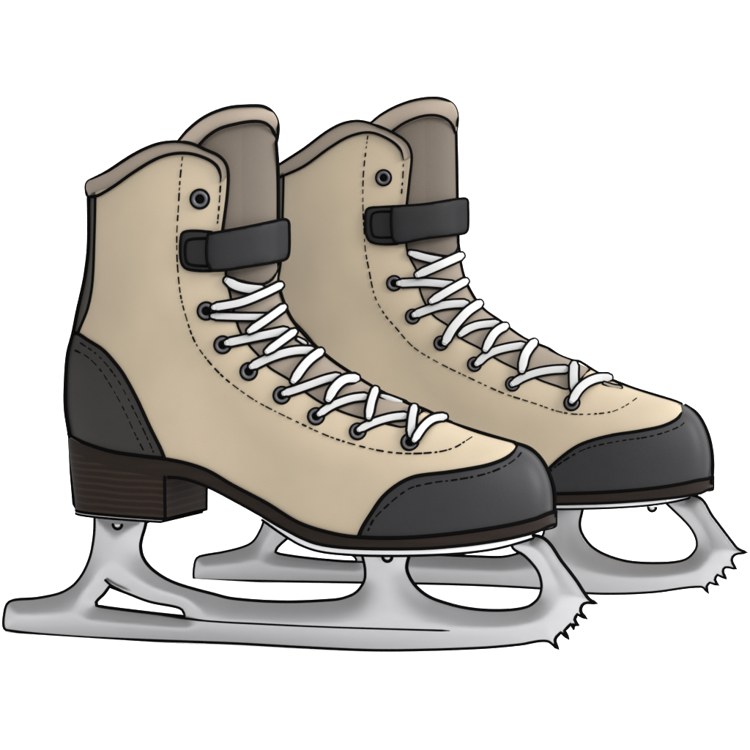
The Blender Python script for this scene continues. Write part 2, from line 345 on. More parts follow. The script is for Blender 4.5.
# ---------------------------------------------------------------- the skate
WQ = np.linspace(0, 1, 201)
WB = gauss(np.interp(WQ, [0, .2, .42, .7, .88, 1], [50, 51, 45, 58, 56, 52]), 14)
class Skate:
    def __init__(s, label, front):
        s.front = front; s.k = 1.0 if front else 0.92
        if front: s.O = Vector((0, 0, -zg)) * 1.0
        else:
            r = ray(600, 602); t = -CAM.z / r.z; s.O = CAM + r * t
        if front: s.O = Vector((0, 0, -zg))
        s.X = {k: (v if front else F.get(k) or [tuple(q) for q in WARP(np.array(v, float))]) for k, v in N.items()}
        s.eyes = EYE if front else FEYE
        s.laces = LACE if front else FLACE
        base = s.world(*s.un(*( (300, 600) if front else (470, 560) ), 0)[:1], 0, 0)
        u0, _ = s.un(*((300, 600) if front else (470, 560)), 0)
        loc = s.O + U * u0; loc.z = 0
        e = bpy.data.objects.new('figure_skate', None); C.collection.objects.link(e)
        e.empty_display_size = .05; e.location = loc; e.rotation_euler = (0, 0, -PSI)
        e['label'] = label; e['category'] = 'ice skate'; e['group'] = 'pair of tan figure skates'
        s.root = e
        mw = Matrix.Translation(loc) @ Matrix.Rotation(-PSI, 4, 'Z'); s.inv = mw.inverted()
        s.mw = mw
        s.px = S * s.k        # one traced unit in metres, at this skate
        s.build()
    # --- projections: a traced point onto the skate's plane at lateral v (traced units)
    def un(s, px, py, v):
        r = ray(px, py); vv = v * S * s.k
        t = (vv - (CAM - s.O).dot(V)) / r.dot(V)
        P = CAM + r * t - s.O
        return P.dot(U), P.z
    def world(s, u, v, h): return s.O + U * u + V * (v * S * s.k) + Z * h
    def proj(s, P):
        Q = P - np.array(CAM); f = Q @ np.array(FWD)
        return 375 + (Q @ np.array(RGT)) / f * D, 375 - (Q @ np.array(UPC)) / f * D
    def part(s, name, mb, m, parent=None, label=None, smooth=True):
        o = mesh_obj(name, mb.v if isinstance(mb, MB) else mb[0], mb.f if isinstance(mb, MB) else mb[1], M[m] if isinstance(m, str) else m, parent or s.root, s.inv, smooth)
        if label: o['label'] = label
        return o
    # --- width laws
    def b(s, q, t):
        b0 = np.interp(q, WQ, WB)
        t_ = np.clip(t / .7, 0, 1); t_ = t_ * t_ * (3 - 2 * t_)
        return b0 + (46 - b0) * t_
    def n(s, t):
        t_ = np.clip(t / .5, 0, 1); t_ = t_ * t_ * (3 - 2 * t_)
        return 2.8 + (2.1 - 2.8) * t_
    def local_curve(s, pts, bfun):
        return np.array([s.un(x, y, v) for (x, y), v in zip(pts, bfun)])
    def build(s):
        px = s.px; X = s.X; sp = math.sin(PSI); cp = math.cos(PSI)
        NR, NC = 300, 420
        ts = np.linspace(0, 1, NR)
        L = resample(smooth_line(X['rear'], 2), NR); R = resample(smooth_line(X['front'], 2), NR)
        Ll = np.array([s.un(x, y, 0) for x, y in L]); Rl = np.array([s.un(x, y, 0) for x, y in R])
        for A_ in (Ll, Rl):
            for c_ in (0, 1):
                g_ = gauss(A_[:, c_], 4); wgt = np.clip(np.minimum(np.arange(NR), np.arange(NR)[::-1]) / 12., 0, 1)
                A_[:, c_] = A_[:, c_] * (1 - wgt) + g_ * wgt
        nt = s.n(ts); m = nt / (nt - 1); bb = s.b(np.full(NR, .5), ts) * px
        E = (Rl[:, 0] - Ll[:, 0]) / 2 * cp
        inset = (E - np.maximum(E ** m - (bb * sp) ** m, 0) ** (1 / m)) / cp
        inset = inset + .15 * px
        Ll[:, 0] += inset; Rl[:, 0] -= inset
        # bottom curve (feather line), read on the near side of the boot
        ft = smooth_line(X['feather'], 2)
        um, ua = (Ll[0, 0] + Rl[0, 0]) / 2, (Rl[0, 0] - Ll[0, 0]) / 2
        def nearside(line, extra=0.0):
            v = np.full(len(line), -50.)
            for _ in range(6):
                uh = np.array([s.un(x, y, vv) for (x, y), vv in zip(line, v)])
                q = np.clip((uh[:, 0] - (um - ua)) / (2 * ua), 0, 1)
                v = -(s.b(q, 0) + extra) * np.clip(1 - np.abs(2 * q - 1) ** 2.8, 0, 1) ** (1 / 2.8)
            o = np.argsort(uh[:, 0]); return uh[o]
        fl = nearside(ft); sb = nearside(smooth_line(X['solebot'], 2), 2)
        s.h0 = lambda u: np.interp(u, fl[:, 0], fl[:, 1])
        s.hb = lambda u: np.interp(u, sb[:, 0], sb[:, 1])
        Ll[0, 1] = s.h0(Ll[0, 0]); Rl[0, 1] = s.h0(Rl[0, 0])
        th = np.linspace(0, math.pi, NC)
        T, TH = np.meshgrid(ts, th, indexing='ij')
        n_ = s.n(T)
        cs = np.cos(TH)
        q = .5 - .5 * np.sign(cs) * np.abs(cs) ** (2 / n_)
        bq = s.b(q, T); v = -bq * np.abs(np.sin(TH)) ** (2 / n_)
        c0u = Ll[0, 0] + q * (Rl[0, 0] - Ll[0, 0]); c0h = s.h0(c0u)
        c1u = Ll[-1, 0] + q * (Rl[-1, 0] - Ll[-1, 0]); c1h = Ll[-1, 1] + q * (Rl[-1, 1] - Ll[-1, 1])
        def coons(c0, c1, l, r):
            l = l[:, None]; r = r[:, None]
            return (1 - T) * c0 + T * c1 + (1 - q) * l + q * r - ((1 - T) * (1 - q) * l[0] + (1 - T) * q * r[0] + T * (1 - q) * l[-1] + T * q * r[-1])
        u = coons(c0u, c1u, Ll[:, 0], Rl[:, 0]); h = coons(c0h, c1h, Ll[:, 1], Rl[:, 1])
        O_, U_, V_ = np.array(s.O), np.array(U), np.array(V)
        def pts(u, v, h): return O_ + u[..., None] * U_ + (v * px)[..., None] * V_ + h[..., None] * np.array((0, 0, 1.))
        near, far = pts(u, v, h), pts(u, -v, h)
        def normals(P, sign):
            du = np.gradient(P, axis=1); dt = np.gradient(P, axis=0)
            nn = np.cross(du, dt); nn /= (np.linalg.norm(nn, axis=-1, keepdims=True) + 1e-12)
            return nn * sign
        c = near.mean(axis=(0, 1)); nn = normals(near, 1)
        sg = 1 if (nn[NR // 4, NC // 2] @ V_) < 0 else -1
        nnear = nn * sg
        nfar = nnear - 2 * (nnear @ V_)[..., None] * V_
        # triangle tree of the whole body, for laying details on it
        idx = np.arange(NR * NC).reshape(NR, NC)
        quads = np.stack([idx[:-1, :-1], idx[:-1, 1:], idx[1:, 1:], idx[1:, :-1]], -1).reshape(-1, 4)
        st = 3
        def tree(*Ps):
            vs = []; fs = []
            for P in Ps:
                A = P[::st, ::st]; a, b_ = A.shape[:2]; o = len(vs)
                vs += A.reshape(-1, 3).tolist(); I = np.arange(a * b_).reshape(a, b_) + o
                fs += np.stack([I[:-1, :-1], I[:-1, 1:], I[1:, 1:], I[1:, :-1]], -1).reshape(-1, 4).tolist()
            return BVHTree.FromPolygons(vs, fs)
        # keep the last row/column in the coarse grid
        s.bvh = tree(near, far)
        # ---- classify faces by the traced seams
        fc = (near[:-1, :-1] + near[1:, 1:]) / 2
        FX, FY = s.proj(fc.reshape(-1, 3)); 
        fcf = (far[:-1, :-1] + far[1:, 1:]) / 2
        GX, GY = s.proj(fcf.reshape(-1, 3))
        qf = q[:-1, :-1].reshape(-1); tf = T[:-1, :-1].reshape(-1)
        sl = smooth_line
        ci = sl(X['collar_in'], 2); co_ = sl(X['collar_out'], 2); ey = sl(X['eyestay'], 2)
        # mid line of the rim: the cloth ends under the rim
        e0 = ey[-1]
        upper_poly = np.vstack([[(co_[0][0] - 60, 700)], [(co_[0][0] - 60, co_[0][1] - 8)], [(ci[0][0] + 2, ci[0][1] - 6)], ci[2:] + np.array((0, -4)), [X['collar_out'][-3]], [X['collar_out'][-2]], [X['collar_out'][-1]], ey, [(e0[0] + 8, e0[1] - 30)], [(900, e0[1] - 30)], [(900, 700)]])
        up = inside(upper_poly, FX, FY)
        cap_l = sl(X['cap'], 2); a0, a1 = cap_l[0], cap_l[-1]
        cap_poly = np.vstack([cap_l, [(a1[0], a1[1] - 14)], [(900, a1[1] - 14)], [(900, 700)], [(a0[0] - 8, 700)]])
        isc = inside(cap_poly, FX, FY) & (qf > .5)
        cn = sl(X['counter'], 2)
        cn_poly = np.vstack([[(cn[0][0] - 60, cn[0][1])], cn, [(cn[-1][0] + 6, 700)], [(cn[0][0] - 60, 700)]])
        isn = inside(cn_poly, FX, FY) & (qf < .5) & ~isc
        sy = sl(X['stayline'], 2)
        st_poly = np.vstack([[(sy[0][0] - 50, sy[0][1] - 20)], [(sy[0][0], sy[0][1] - 20)], sy, [(sy[-1][0] - 50, sy[-1][1])]])
        iss = inside(st_poly, FX, FY) & (qf < .3) & ~isn
        ro = sl(X['rim_out'], 2); ri = sl(X['rim_in'], 2); tb = sl(X['tonguebot'], 2)
        kk = s.k
        mid_top = np.vstack([ro[:1] + np.array((6 * kk, 6 * kk)), ri + np.array((0, -4))])
        def tongue_in(XX, YY):
            poly = np.vstack([mid_top, [(mid_top[-1][0] + 40, mid_top[-1][1])], [(tb[-1][0] + 40, tb[-1][1])], tb[::-1], [(tb[0][0] - 22, tb[0][1] - 6)], [(mid_top[0][0] - 4, mid_top[0][1] + 20)]])
            return inside(poly, XX, YY)
        tn = tongue_in(FX, FY) & (qf > .45); tfar = tongue_in(GX, GY) & (qf > .5)
        yth = tb.mean(0)[1] - 25
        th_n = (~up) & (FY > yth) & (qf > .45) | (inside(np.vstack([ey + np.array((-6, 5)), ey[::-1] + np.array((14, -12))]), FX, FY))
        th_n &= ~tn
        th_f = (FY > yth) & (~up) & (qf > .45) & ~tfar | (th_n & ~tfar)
        # ---- build part sheets
        def sheet(name, sel_n, sel_f, off, m, parent=None, thick=2.0):
            # recessed sheets come back to the surface along the boot's front line
            w_ = (off * (np.clip(np.abs(v) / 30, 0, 1) if off < 0 else 1) * px) * np.ones_like(v)
            V1 = (near + nnear * w_[..., None]).reshape(-1, 3); V2 = (far + nfar * w_[..., None]).reshape(-1, 3)
            Fn = quads[sel_n]; Ff = quads[sel_f][:, ::-1] + NR * NC
            if sg > 0: pass
            Fa = np.vstack([Fn, Ff]); Va = np.vstack([V1, V2])
            usedi = np.unique(Fa); mp = np.full(len(Va), -1); mp[usedi] = np.arange(len(usedi))
            o = s.part(name, (Va[usedi], mp[Fa].tolist()), m, parent)
            if thick:
                md = o.modifiers.new('thickness', 'SOLIDIFY'); md.thickness = thick * px; md.offset = -1 if s.outward(Va[Fn[len(Fn) // 2]], V_) else 1
            return o
        base = up & ~isc & ~isn & ~iss
        upper = sheet('upper', base, base, 0, 'tan')
        sc = up & isc; sn = up & isn; ss = up & iss
        cap = sheet('toe_cap', sc, sc, .5, 'char')
        cnt = sheet('heel_counter', sn, sn, .9, 'counter')
        stay = sheet('backstay', ss, ss, .5, 'stay')
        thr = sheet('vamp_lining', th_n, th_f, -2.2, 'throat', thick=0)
        ton = sheet('tongue', tn, tfar, -6.0, 'tongue')
        # ---- rims
        def rim(name, a, b_, m, parent, n=160, lift=1.0, thick=4.5, mirror=True):
            A = resample(sl(a, 2), n); B = resample(sl(b_, 2), n)
            B = B + (B - A) / (np.linalg.norm(B - A, axis=1, keepdims=True) + 1e-6) * 2.0
            Mi = (A + B) / 2; W = np.linalg.norm(A - B, axis=1) / 2
            mb = s.ribbon(Mi, None, lift, thick, edges=(A, B), k=6)
            if mirror: s.mirror(mb)
            return s.part(name, mb, m, parent)
        iend = int(np.argmin([np.linalg.norm(np.array(p) - np.array(X['collar_in'][-1])) for p in X['collar_out']]))
        co_top = X['collar_out'][3:iend + 1]; ci_top = X['collar_in'][1:]
        cr = rim('padded_collar', [X['collar_out'][2]] + list(co_top) , [X['collar_in'][0]] + list(ci_top), 'rim', upper)
        tr = rim('tongue_rim', X['rim_out'], X['rim_in'], 'rim', ton, mirror=False)
        # ---- black cords added to trace the drawn outlines and silhouettes
        def cords(name, lines, parent, r=1.6, lift=.6, mirror=True, k=4, plane=None, taper=()):
            mb = MB()
            for ln in lines:
                p = sl(ln, 1.5)
                rr = np.full(len(p), r * px)
                if any(ln is q_ for q_ in taper): rr = rr * np.clip(.35 + np.arange(len(p))[::-1] / 14., 0, 1)
                mb.tube(s.lay(p, lift, k, plane), rr)
            if mirror: s.mirror(mb)
            return s.part(name, mb, 'black', parent)
        cords('outline_cord', [X['collar_out'], X['collar_in']], cr, 1.7, 5, taper=(X['collar_in'],))
        cords('outline_cord', [X['eyestay']], upper, 1.25, .6)
        cords('outline_cord', [X['cap']], cap, 1.9, 1.6)
        cords('outline_cord', [X['counter']], cnt, 1.9, 1.6)
        cords('outline_cord', [X['stayline']], stay, 1.6, .8)
        rp = [p for p in X['rear'] if p[1] > X['collar_out'][0][1] - 1]
        cords('back_outline', [[X['collar_out'][0]] + rp[::-1]], upper, 2.0, 7, k=8)  # this and the next cords follow the silhouette, not a sewn seam
        fi = [i for i, p in enumerate(X['front'])][:6]
        cords('toe_outline', [[X['front'][i] for i in range(6)]], cap, 2.0, 8, k=8, mirror=False)
        cords('vamp_outline', [X['vampline']], upper, 1.9, 8, k=8, mirror=False)
        cords('throat_outline', [X['throat_sil']], thr, 1.7, 5, k=8, mirror=False)
        tl = [p for p in X['front'] if X['rim_out'][-1][1] - 4 < p[1] < X['tonguebot'][-1][1] + 1]
        cords('outline_cord', [[X['rim_out'][-1]] + tl[::-1] + [X['throat_sil'][0]]], ton, 1.8, 7, k=8, mirror=False)
        cords('outline_cord', [X['tonguebot']], ton, 1.3, .5, mirror=False)
        cords('outline_cord', [X['rim_out'], X['rim_in']], tr, 1.7, 5, mirror=False)
        # ---- stitching
        def stitches(lines, parent, r=.85, dash=(3, 9), gap=(1.8, 4.8)):
            for ln in lines:
                mb = MB()
                p = sl(ln, .7); P = s.lay(p, .9, 6)
                i = 0; d = 0.7
                while i < len(P) - 3:
                    j = min(len(P) - 1, i + int(random.uniform(*dash) * s.k / d))
                    mb.tube(P[i:j], r * random.uniform(.65, 1.2) * px, 6)
                    i = j + int(random.uniform(*gap) * s.k / d)
                s.part('stitching', mb, 'black', parent)
                s.mirror(mb, only=True); s.part('stitching', mb, 'black', parent)
        stitches([X['flapst'], X['frontst']], upper)
        stitches([X['cnst1'], X['cnst2']], cnt)
        stitches([X['capst']], cap, .95)
        # ---- sole
        outs = 2.0
        qq = np.linspace(0, 1, 160); qq = .5 - .5 * np.cos(qq * math.pi)
        uu = Ll[0, 0] + qq * (Rl[0, 0] - Ll[0, 0] + outs * px)
        vv = -(s.b(qq, 0) + outs) * np.clip(1 - np.abs(2 * qq - 1) ** 2.8, 0, 1) ** (1 / 2.8)
        def slab(uu, vv, top, bot, mb, dv=0):
            n = len(uu); vs = []; fs = []
            for i in range(n):
                for sgn in (1, -1):
                    vs.append(s.world(uu[i], sgn * vv[i], top[i])); vs.append(s.world(uu[i], sgn * (vv[i] + dv), bot[i]))
            for i in range(n - 1):
                a = 4 * i; b_ = a + 4
                fs += [(a, a + 1, b_ + 1, b_), (a + 2, b_ + 2, b_ + 3, a + 3), (a, b_, b_ + 2, a + 2), (a + 1, a + 3, b_ + 3, b_ + 1)]
            fs += [(0, 2, 3, 1), (4 * n - 4, 4 * n - 3, 4 * n - 1, 4 * n - 2)]
            mb.add(vs, fs)
        mb = MB(); slab(uu, vv, s.h0(uu), s.hb(uu), mb)
        sole = s.part('sole', mb, 'sole', smooth=False)
        def edge_line(uu, vv, hh, sgn=1): return [s.world(a, sgn * b_, c_) for a, b_, c_ in zip(uu, vv, hh)]
        mb = MB()
        for sgn in (1, -1):
            mb.tube(edge_line(uu, vv, s.h0(uu) + .5 * px, sgn), 1.9 * px)
        ub = um + 0  # heel breast position
        hbx = s.corner('breast')
        sel = uu > hbx[0]
        for sgn in (1, -1):
            mb.tube(edge_line(uu[sel], vv[sel], s.hb(uu[sel]), sgn), 1.6 * px)
        for pick in (np.argmax,):
            cand = [(u_, sg_ * v_) for u_, v_ in zip(uu, vv) for sg_ in (1, -1)]
            xs_ = [s.proj(np.array([tuple(s.world(u_, v_, s.h0(u_)))]))[0][0] for u_, v_ in cand]
            u_, v_ = cand[int(pick(xs_))]
            mb.tube([s.world(u_, v_, s.h0(u_)), s.world(u_, v_, s.hb(u_))], 1.7 * px)
        s.part('outline_cord', mb, 'black', sole)
        # ---- heel
        hh = s.corner('heelbot')[1]
        uh_ = np.r_[uu[uu < hbx[0]], hbx[0]]; vh = np.interp(uh_, uu, vv)
        topz = s.hb(uh_) + .5 * px
        sink = (uh_[-1] - uh_[0])
        # the heel tapers in at the back towards its base
        mb = MB(); vs = []; fs = []; n = len(uh_); LV = 8
        bk = s.corner('heelback')[0]
        for i in range(n):
            for sgn in (1, -1):
                for k in range(LV):
                    f = k / (LV - 1)
                    ub_ = uh_[i] + (bk - uh_[0]) * f * (1 - (uh_[i] - uh_[0]) / sink)
                    vs.append(s.world(ub_, sgn * vh[i] * (1 - .02 * f), topz[i] * (1 - f) + hh * f))
        for i in range(n - 1):
            a = 2 * LV * i; b_ = a + 2 * LV
            for k in range(LV - 1):
                fs += [(a + k, a + k + 1, b_ + k + 1, b_ + k), (a + LV + k, b_ + LV + k, b_ + LV + k + 1, a + LV + k + 1)]
            fs += [(a, b_, b_ + LV, a + LV), (a + LV - 1, a + 2 * LV - 1, b_ + 2 * LV - 1, b_ + LV - 1)]
        a = 2 * LV * (n - 1)
        fs += [tuple([a + k for k in range(LV)] + [a + LV + k for k in range(LV - 1, -1, -1)])]
        mb.add(vs, fs)
        heel = s.part('heel', mb, 'heel', sole, smooth=False)
        ring = lambda lv, sgn: [vs[2 * LV * i + (0 if sgn > 0 else LV) + lv] for i in range(n)]
        mb = MB()
        for sgn in (1, -1):
            mb.tube(ring(LV - 1, sgn), 1.5 * px)
            mb.tube([vs[a + (0 if sgn > 0 else LV) + k] for k in range(LV)], 1.6 * px)
        mb.tube([vs[a + LV - 1], vs[a + 2 * LV - 1]], 1.5 * px)
        # outer back contour
        i0 = 10
        mb.tube([s.world(*s.un(x, y, -12)[:1], -12, s.un(x, y, -12)[1]) for x, y in s.tr([(69, 434), (71, 473), (73.6, 504), (77.5, 510.5)])], 1.6 * px)
        s.part('outline_cord', mb, 'black', heel)
        # heel plate
        mb = MB(); uhp = np.array([vs_u for vs_u in uh_]); fr = 1 - (uh_ - uh_[0]) / sink
        uhp = uh_ + (bk - uh_[0]) * fr - 5 * px * (uh_ - uh_[0]) / sink
        slab(uhp, vh * .97, np.full(n, hh), np.full(n, hh - 3.2 * px), mb)
        hpl = s.part('heel_plate', mb, 'plate', smooth=False)
        mb = MB()
        for sgn in (1, -1): mb.tube(edge_line(uhp, vh * .97, np.full(n, hh - 3.2 * px), sgn), 1.3 * px)
        mb.tube([s.world(uhp[-1], vh[-1], hh - 3.2 * px), s.world(uhp[-1], -vh[-1], hh - 3.2 * px)], 1.2 * px)
        s.part('outline_cord', mb, 'black', hpl)
        # sole plate
        pb = smooth_line(X['platebot'], 2); wv = np.full(len(pb), -40.)
        pn = np.linspace(0, 1, len(pb)); wv = -(6 + 42 * np.clip(1 - np.abs(2 * pn - 1) ** 3.2, 0, 1) ** (1 / 2.2)) * np.clip((1 - pn) * 9, .04, 1)
        for _ in range(3):
            pu = np.array([s.un(x, y, v_) for (x, y), v_ in zip(pb, wv)])
            wv = np.maximum(wv, np.minimum(np.interp(pu[:, 0], uu, vv) + 5, -1))
        pu = np.array([s.un(x, y, v_) for (x, y), v_ in zip(pb, wv)])
        mb = MB(); slab(pu[:, 0], wv, np.maximum(s.hb(pu[:, 0]) - .4 * px, pu[:, 1] + .3 * px), pu[:, 1], mb)
        spl = s.part('sole_plate', mb, 'plate', smooth=False)
        mb = MB()
        for sgn in (1, -1): mb.tube(edge_line(pu[:, 0], wv, pu[:, 1], sgn), 1.4 * px)
        s.part('outline_cord', mb, 'black', spl)
        # screws under the plates
        for key, par, vv_ in (('heelscrew', hpl, -30), ('solescrew', spl, -40)):
            x, y = X[key][0]; u_, h_ = s.un(x, y, vv_)
            for sgn in (1, -1):
                mb = MB(); rr = 5.2 * px; vs2 = [s.world(u_, vv_ * sgn, h_ - rr * .95)]; fs2 = []
                for k in range(4):
                    an = math.pi / 2 * k / 4 
                    for j in range(14):
                        a_ = 2 * math.pi * j / 14; ro_ = rr * math.cos(an)
                        vs2.append(s.world(u_ + ro_ * math.cos(a_), 0, h_ - rr * math.sin(an) * .9) + V * (vv_ * sgn * px + ro_ * math.sin(a_)))
                for k in range(3):
                    for j in range(14):
                        fs2.append((1 + 14 * k + j, 1 + 14 * k + (j + 1) % 14, 1 + 14 * (k + 1) + (j + 1) % 14, 1 + 14 * (k + 1) + j))
                for j in range(14): fs2.append((0, 1 + 42 + j, 1 + 42 + (j + 1) % 14))
                mb.add(vs2, fs2); so = s.part('screw', mb, 'steel', par)
                mb = MB(); mb.tube([s.world(u_ + rr * math.cos(an), (vv_ - 3) * sgn, h_ - rr * .95 * math.sin(an)) for an in np.linspace(0, math.pi, 12)], 1.5 * px)
                s.part('screw_rim', mb, 'black', so)
        s.blade()
        # ---- eyelets
        for x, y, r in s.eyes:
            P, nrm, d = s.cast(x, y)
            view = (CAM - P).normalized(); nn_ = (nrm + view * 1.0).normalized()
            a_ = nn_.cross(Z).normalized(); b_ = nn_.cross(a_).normalized()
            for mir in (0, 1):
                def ringm(rad, minor, lift, seg=40, sd=10):
                    mb = MB(); cc = P + nn_ * lift * px
                    mb.tube([cc + (a_ * math.cos(t_) + b_ * math.sin(t_)) * rad * px for t_ in np.linspace(0, 2 * math.pi, seg, endpoint=False)], minor * px, sd, closed=True)
                    if mir: s.mirror(mb, only=True)
                    return mb
                eo = s.part('eyelet', ringm(r * .64, r * .21, 1.6), 'eyelet')
                s.part('eyelet_rim', ringm(r * .87, r * .165, 1.4), 'black', eo)
                mb = MB(); cc = P + nn_ * 1.4 * px; vs2 = [cc] + [cc + (a_ * math.cos(t_) + b_ * math.sin(t_)) * r * .5 * px for t_ in np.linspace(0, 2 * math.pi, 24, endpoint=False)]
                vs2 += [p - nn_ * 1.5 * px for p in vs2]
                fs2 = [(0, 1 + i, 1 + (i + 1) % 24) for i in range(24)] + [(25, 26 + (i + 1) % 24, 26 + i) for i in range(24)] + [(1 + i, 26 + i, 26 + (i + 1) % 24, 1 + (i + 1) % 24) for i in range(24)]
                mb.add(vs2, fs2)
                if mir: s.mirror(mb, only=True)
                s.part('eyelet_dark_disc', mb, 'black', eo)  # solid black disc, the dark of the opening put in as colour
        # ---- laces
        for pts_, wd, lift, tone in s.laces:
            p0 = np.array(pts_[0], float); tdir = np.array(pts_[1], float) - p0; tdir /= np.linalg.norm(tdir)
            if min(np.hypot(p0[0] - e_[0], p0[1] - e_[1]) for e_ in s.eyes) < 15: pts_ = [tuple(p0 - tdir * 3)] + list(pts_)
            lift = lift if lift < 6 else lift + 3
            p = sl(pts_, 1.2); hw = wd * .475
            prof = np.minimum(1, .7 + np.minimum(np.arange(len(p)) * 1.2 / 22, np.arange(len(p))[::-1] * 1.2 / 9))
            Wd = hw * prof
            mb = s.ribbon(p, Wd, lift, 2.8, k=8, round_ends=True)
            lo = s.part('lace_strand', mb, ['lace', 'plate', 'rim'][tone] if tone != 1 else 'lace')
            mb = MB(); A, B = s._edges
            loop = A + s._capend + B[::-1] + s._capstart
            mb.tube(loop, 1.45 * px, 8, closed=True)
            s.part('lace_edge', mb, 'black', lo)
        # ---- strap
        s.strap()

    def outward(s, P, V_):
        # face orientation of the near sheet: True when its normal points to the viewer
        n = np.cross(P[1] - P[0], P[3] - P[0]); return (n @ V_) < 0
    def tr(s, pts): return pts if s.front else [tuple(q) for q in WARP(np.array(pts, float))]
    def corner(s, k):
        if k == 'breast': (x, y), v = s.tr([(164, 477)])[0], -50
        if k == 'heelbot': (x, y), v = s.tr([(164, 519.5)])[0], -50
        if k == 'heelback': (x, y), v = s.tr([(76.5, 506)])[0], -8
        return s.un(x, y, v)
    def cast(s, x, y):
        d = ray(x, y).normalized()
        hit, n, i, dist = s.bvh.ray_cast(CAM, d)
        if hit is None:
            best = None; mid = (s.O - CAM).dot(V) / d.dot(V)
            for q in np.linspace(-90, 90, 61):
                t = mid + q * s.px / d.dot(V); P = CAM + d * t
                c, n_, i_, ds = s.bvh.find_nearest(P)
                if best is None or ds < best[0]: best = (ds, t, n_)
            t = best[1]; n = best[2]
            if n.dot(d) > 0: n = -n
            return CAM + d * t, n, t
        if n.dot(d) > 0: n = -n
        return hit, n, dist
    def lay(s, p, lift, k=4, plane=None):
        ds = []; dirs = []
        for x, y in p:
            d = ray(x, y).normalized(); dirs.append(d)
            if plane is None: ds.append(s.cast(x, y)[2])
            else: ds.append(((s.O - CAM).dot(V) + plane * s.px) / d.dot(V))
        ds = gauss(np.array(ds), k)
        return [CAM + d * (t - lift * s.px) for d, t in zip(dirs, ds)]
    def ribbon(s, p, W, lift, thick, edges=None, k=6, round_ends=False):
        p = np.array(p); P = s.lay(p, lift, k); n = len(P); sd = 14
        if edges is None:
            t = np.gradient(p, axis=0); t /= np.linalg.norm(t, axis=1, keepdims=True) + 1e-9
            nr = np.stack([-t[:, 1], t[:, 0]], 1); A = p + nr * W[:, None]; B = p - nr * W[:, None]
        else: A, B = edges
        vs = []; ea = []; eb = []
        for i in range(n):
            dist = (P[i] - CAM).length
            def at(q):
                d = ray(*q).normalized(); return CAM + d * dist
            a, b_ = at(A[i]), at(B[i]); c = (a + b_) / 2; hwv = (a - b_) / 2; view = (CAM - c).normalized()
            ea.append(a); eb.append(b_)
            for j in range(sd):
                an = 2 * math.pi * j / sd
                ca, sa = math.cos(an), math.sin(an)
                ca = math.copysign(abs(ca) ** .8, ca)
                vs.append(c + hwv * ca + view * sa * thick * .5 * s.px)
        fs = []
        for i in range(n - 1):
            for j in range(sd):
                l = (j + 1) % sd; fs.append((i * sd + j, i * sd + l, (i + 1) * sd + l, (i + 1) * sd + j))
        mb = MB(); s._capstart = []; s._capend = []
        for i, sg in ((0, -1), (n - 1, 1)):
            c = (ea[i] + eb[i]) / 2; t = (ea[i] - ea[i - 1] if i else ea[1] - ea[0]) ; t2 = (P[i] - P[i - 1]) if i else (P[1] - P[0])
            t2 = t2.normalized() * sg * (ea[i] - eb[i]).length / 2
            hwv = (ea[i] - eb[i]) / 2; view = (CAM - c).normalized(); base = i * sd; prev = [base + j for j in range(sd)]
            if not round_ends:
                fs.append(tuple(prev if i else prev[::-1])); continue
            for kx in range(1, 5):
                an2 = math.pi / 2 * kx / 5; cur = []
                for j in range(sd):
                    an = 2 * math.pi * j / sd; ca, sa = math.cos(an), math.sin(an); ca = math.copysign(abs(ca) ** .8, ca)
                    vs.append(c + t2 * math.sin(an2) * .8 + (hwv * ca + view * sa * thick * .5 * s.px) * math.cos(an2)); cur.append(len(vs) - 1)
                for j in range(sd):
                    l = (j + 1) % sd; fs.append((prev[j], prev[l], cur[l], cur[j]))
                prev = cur
            fs.append(tuple(prev))
            arc = [c + hwv * math.cos(a_) + t2 * math.sin(a_) * .8 for a_ in np.linspace(0, math.pi, 9)[1:-1]]
            if i: s._capend = arc
            else: s._capstart = arc[::-1]
        s._edges = (ea, eb)
        mb.add(vs, fs); return mb
    def mirror(s, mb, only=False):
        V_ = np.array(V); O_ = np.array(s.O); P = np.array([tuple(v) for v in mb.v])
        if not len(P): return
        d = (P - O_) @ V_; Q = P - 2 * d[:, None] * V_
        f2 = [tuple(reversed(f)) for f in mb.f]
        if only: mb.v = [tuple(q) for q in Q]; mb.f = f2; return
        mb.add(Q, f2)
    # --- a plate cut to outline, domed slightly
    def blade(s):
        px = s.px; out = smooth_line_corners(s.X['blade'], 3.0); tri = smooth_line_corners(s.X['tri'], 3.0)
        def dedupe(p):
            r = [p[0]]
            for q in p[1:]:
                if np.linalg.norm(q - r[-1]) > .4: r.append(q)
            return np.array(r)
        out, tri = dedupe(out), dedupe(tri)
        bx = np.arange(out[:, 0].min(), out[:, 0].max(), 3.5); by = np.arange(out[:, 1].min(), out[:, 1].max(), 3.5)
        GX, GY = np.meshgrid(bx, by); GX = GX.ravel() + (np.arange(GX.size) // len(bx) % 2) * 1.7; GY = GY.ravel()
        ok = inside(out, GX, GY) & ~inside(tri, GX, GY); GX, GY = GX[ok], GY[ok]
        B = np.vstack([out, tri])
        dist = np.sqrt(((np.stack([GX, GY], 1)[:, None] - B[None]) ** 2).sum(-1)).min(1)
        keep = dist > 5.0; gp = np.stack([GX, GY], 1)[keep]
        for lp in (out, tri):                       # even rings of points just inside the outline
            tn_ = np.roll(lp, -1, 0) - np.roll(lp, 1, 0); tn_ /= np.linalg.norm(tn_, axis=1, keepdims=True) + 1e-9
            for off in (1.6, 3.6):
                for sg_ in (1, -1):
                    R_ = lp + np.stack([-tn_[:, 1], tn_[:, 0]], 1) * off * sg_
                    okr = inside(out, R_[:, 0], R_[:, 1]) & ~inside(tri, R_[:, 0], R_[:, 1])
                    dr = np.sqrt(((R_[:, None] - B[None]) ** 2).sum(-1)).min(1)
                    gp = np.vstack([gp, R_[okr & (dr > off * .9)]])
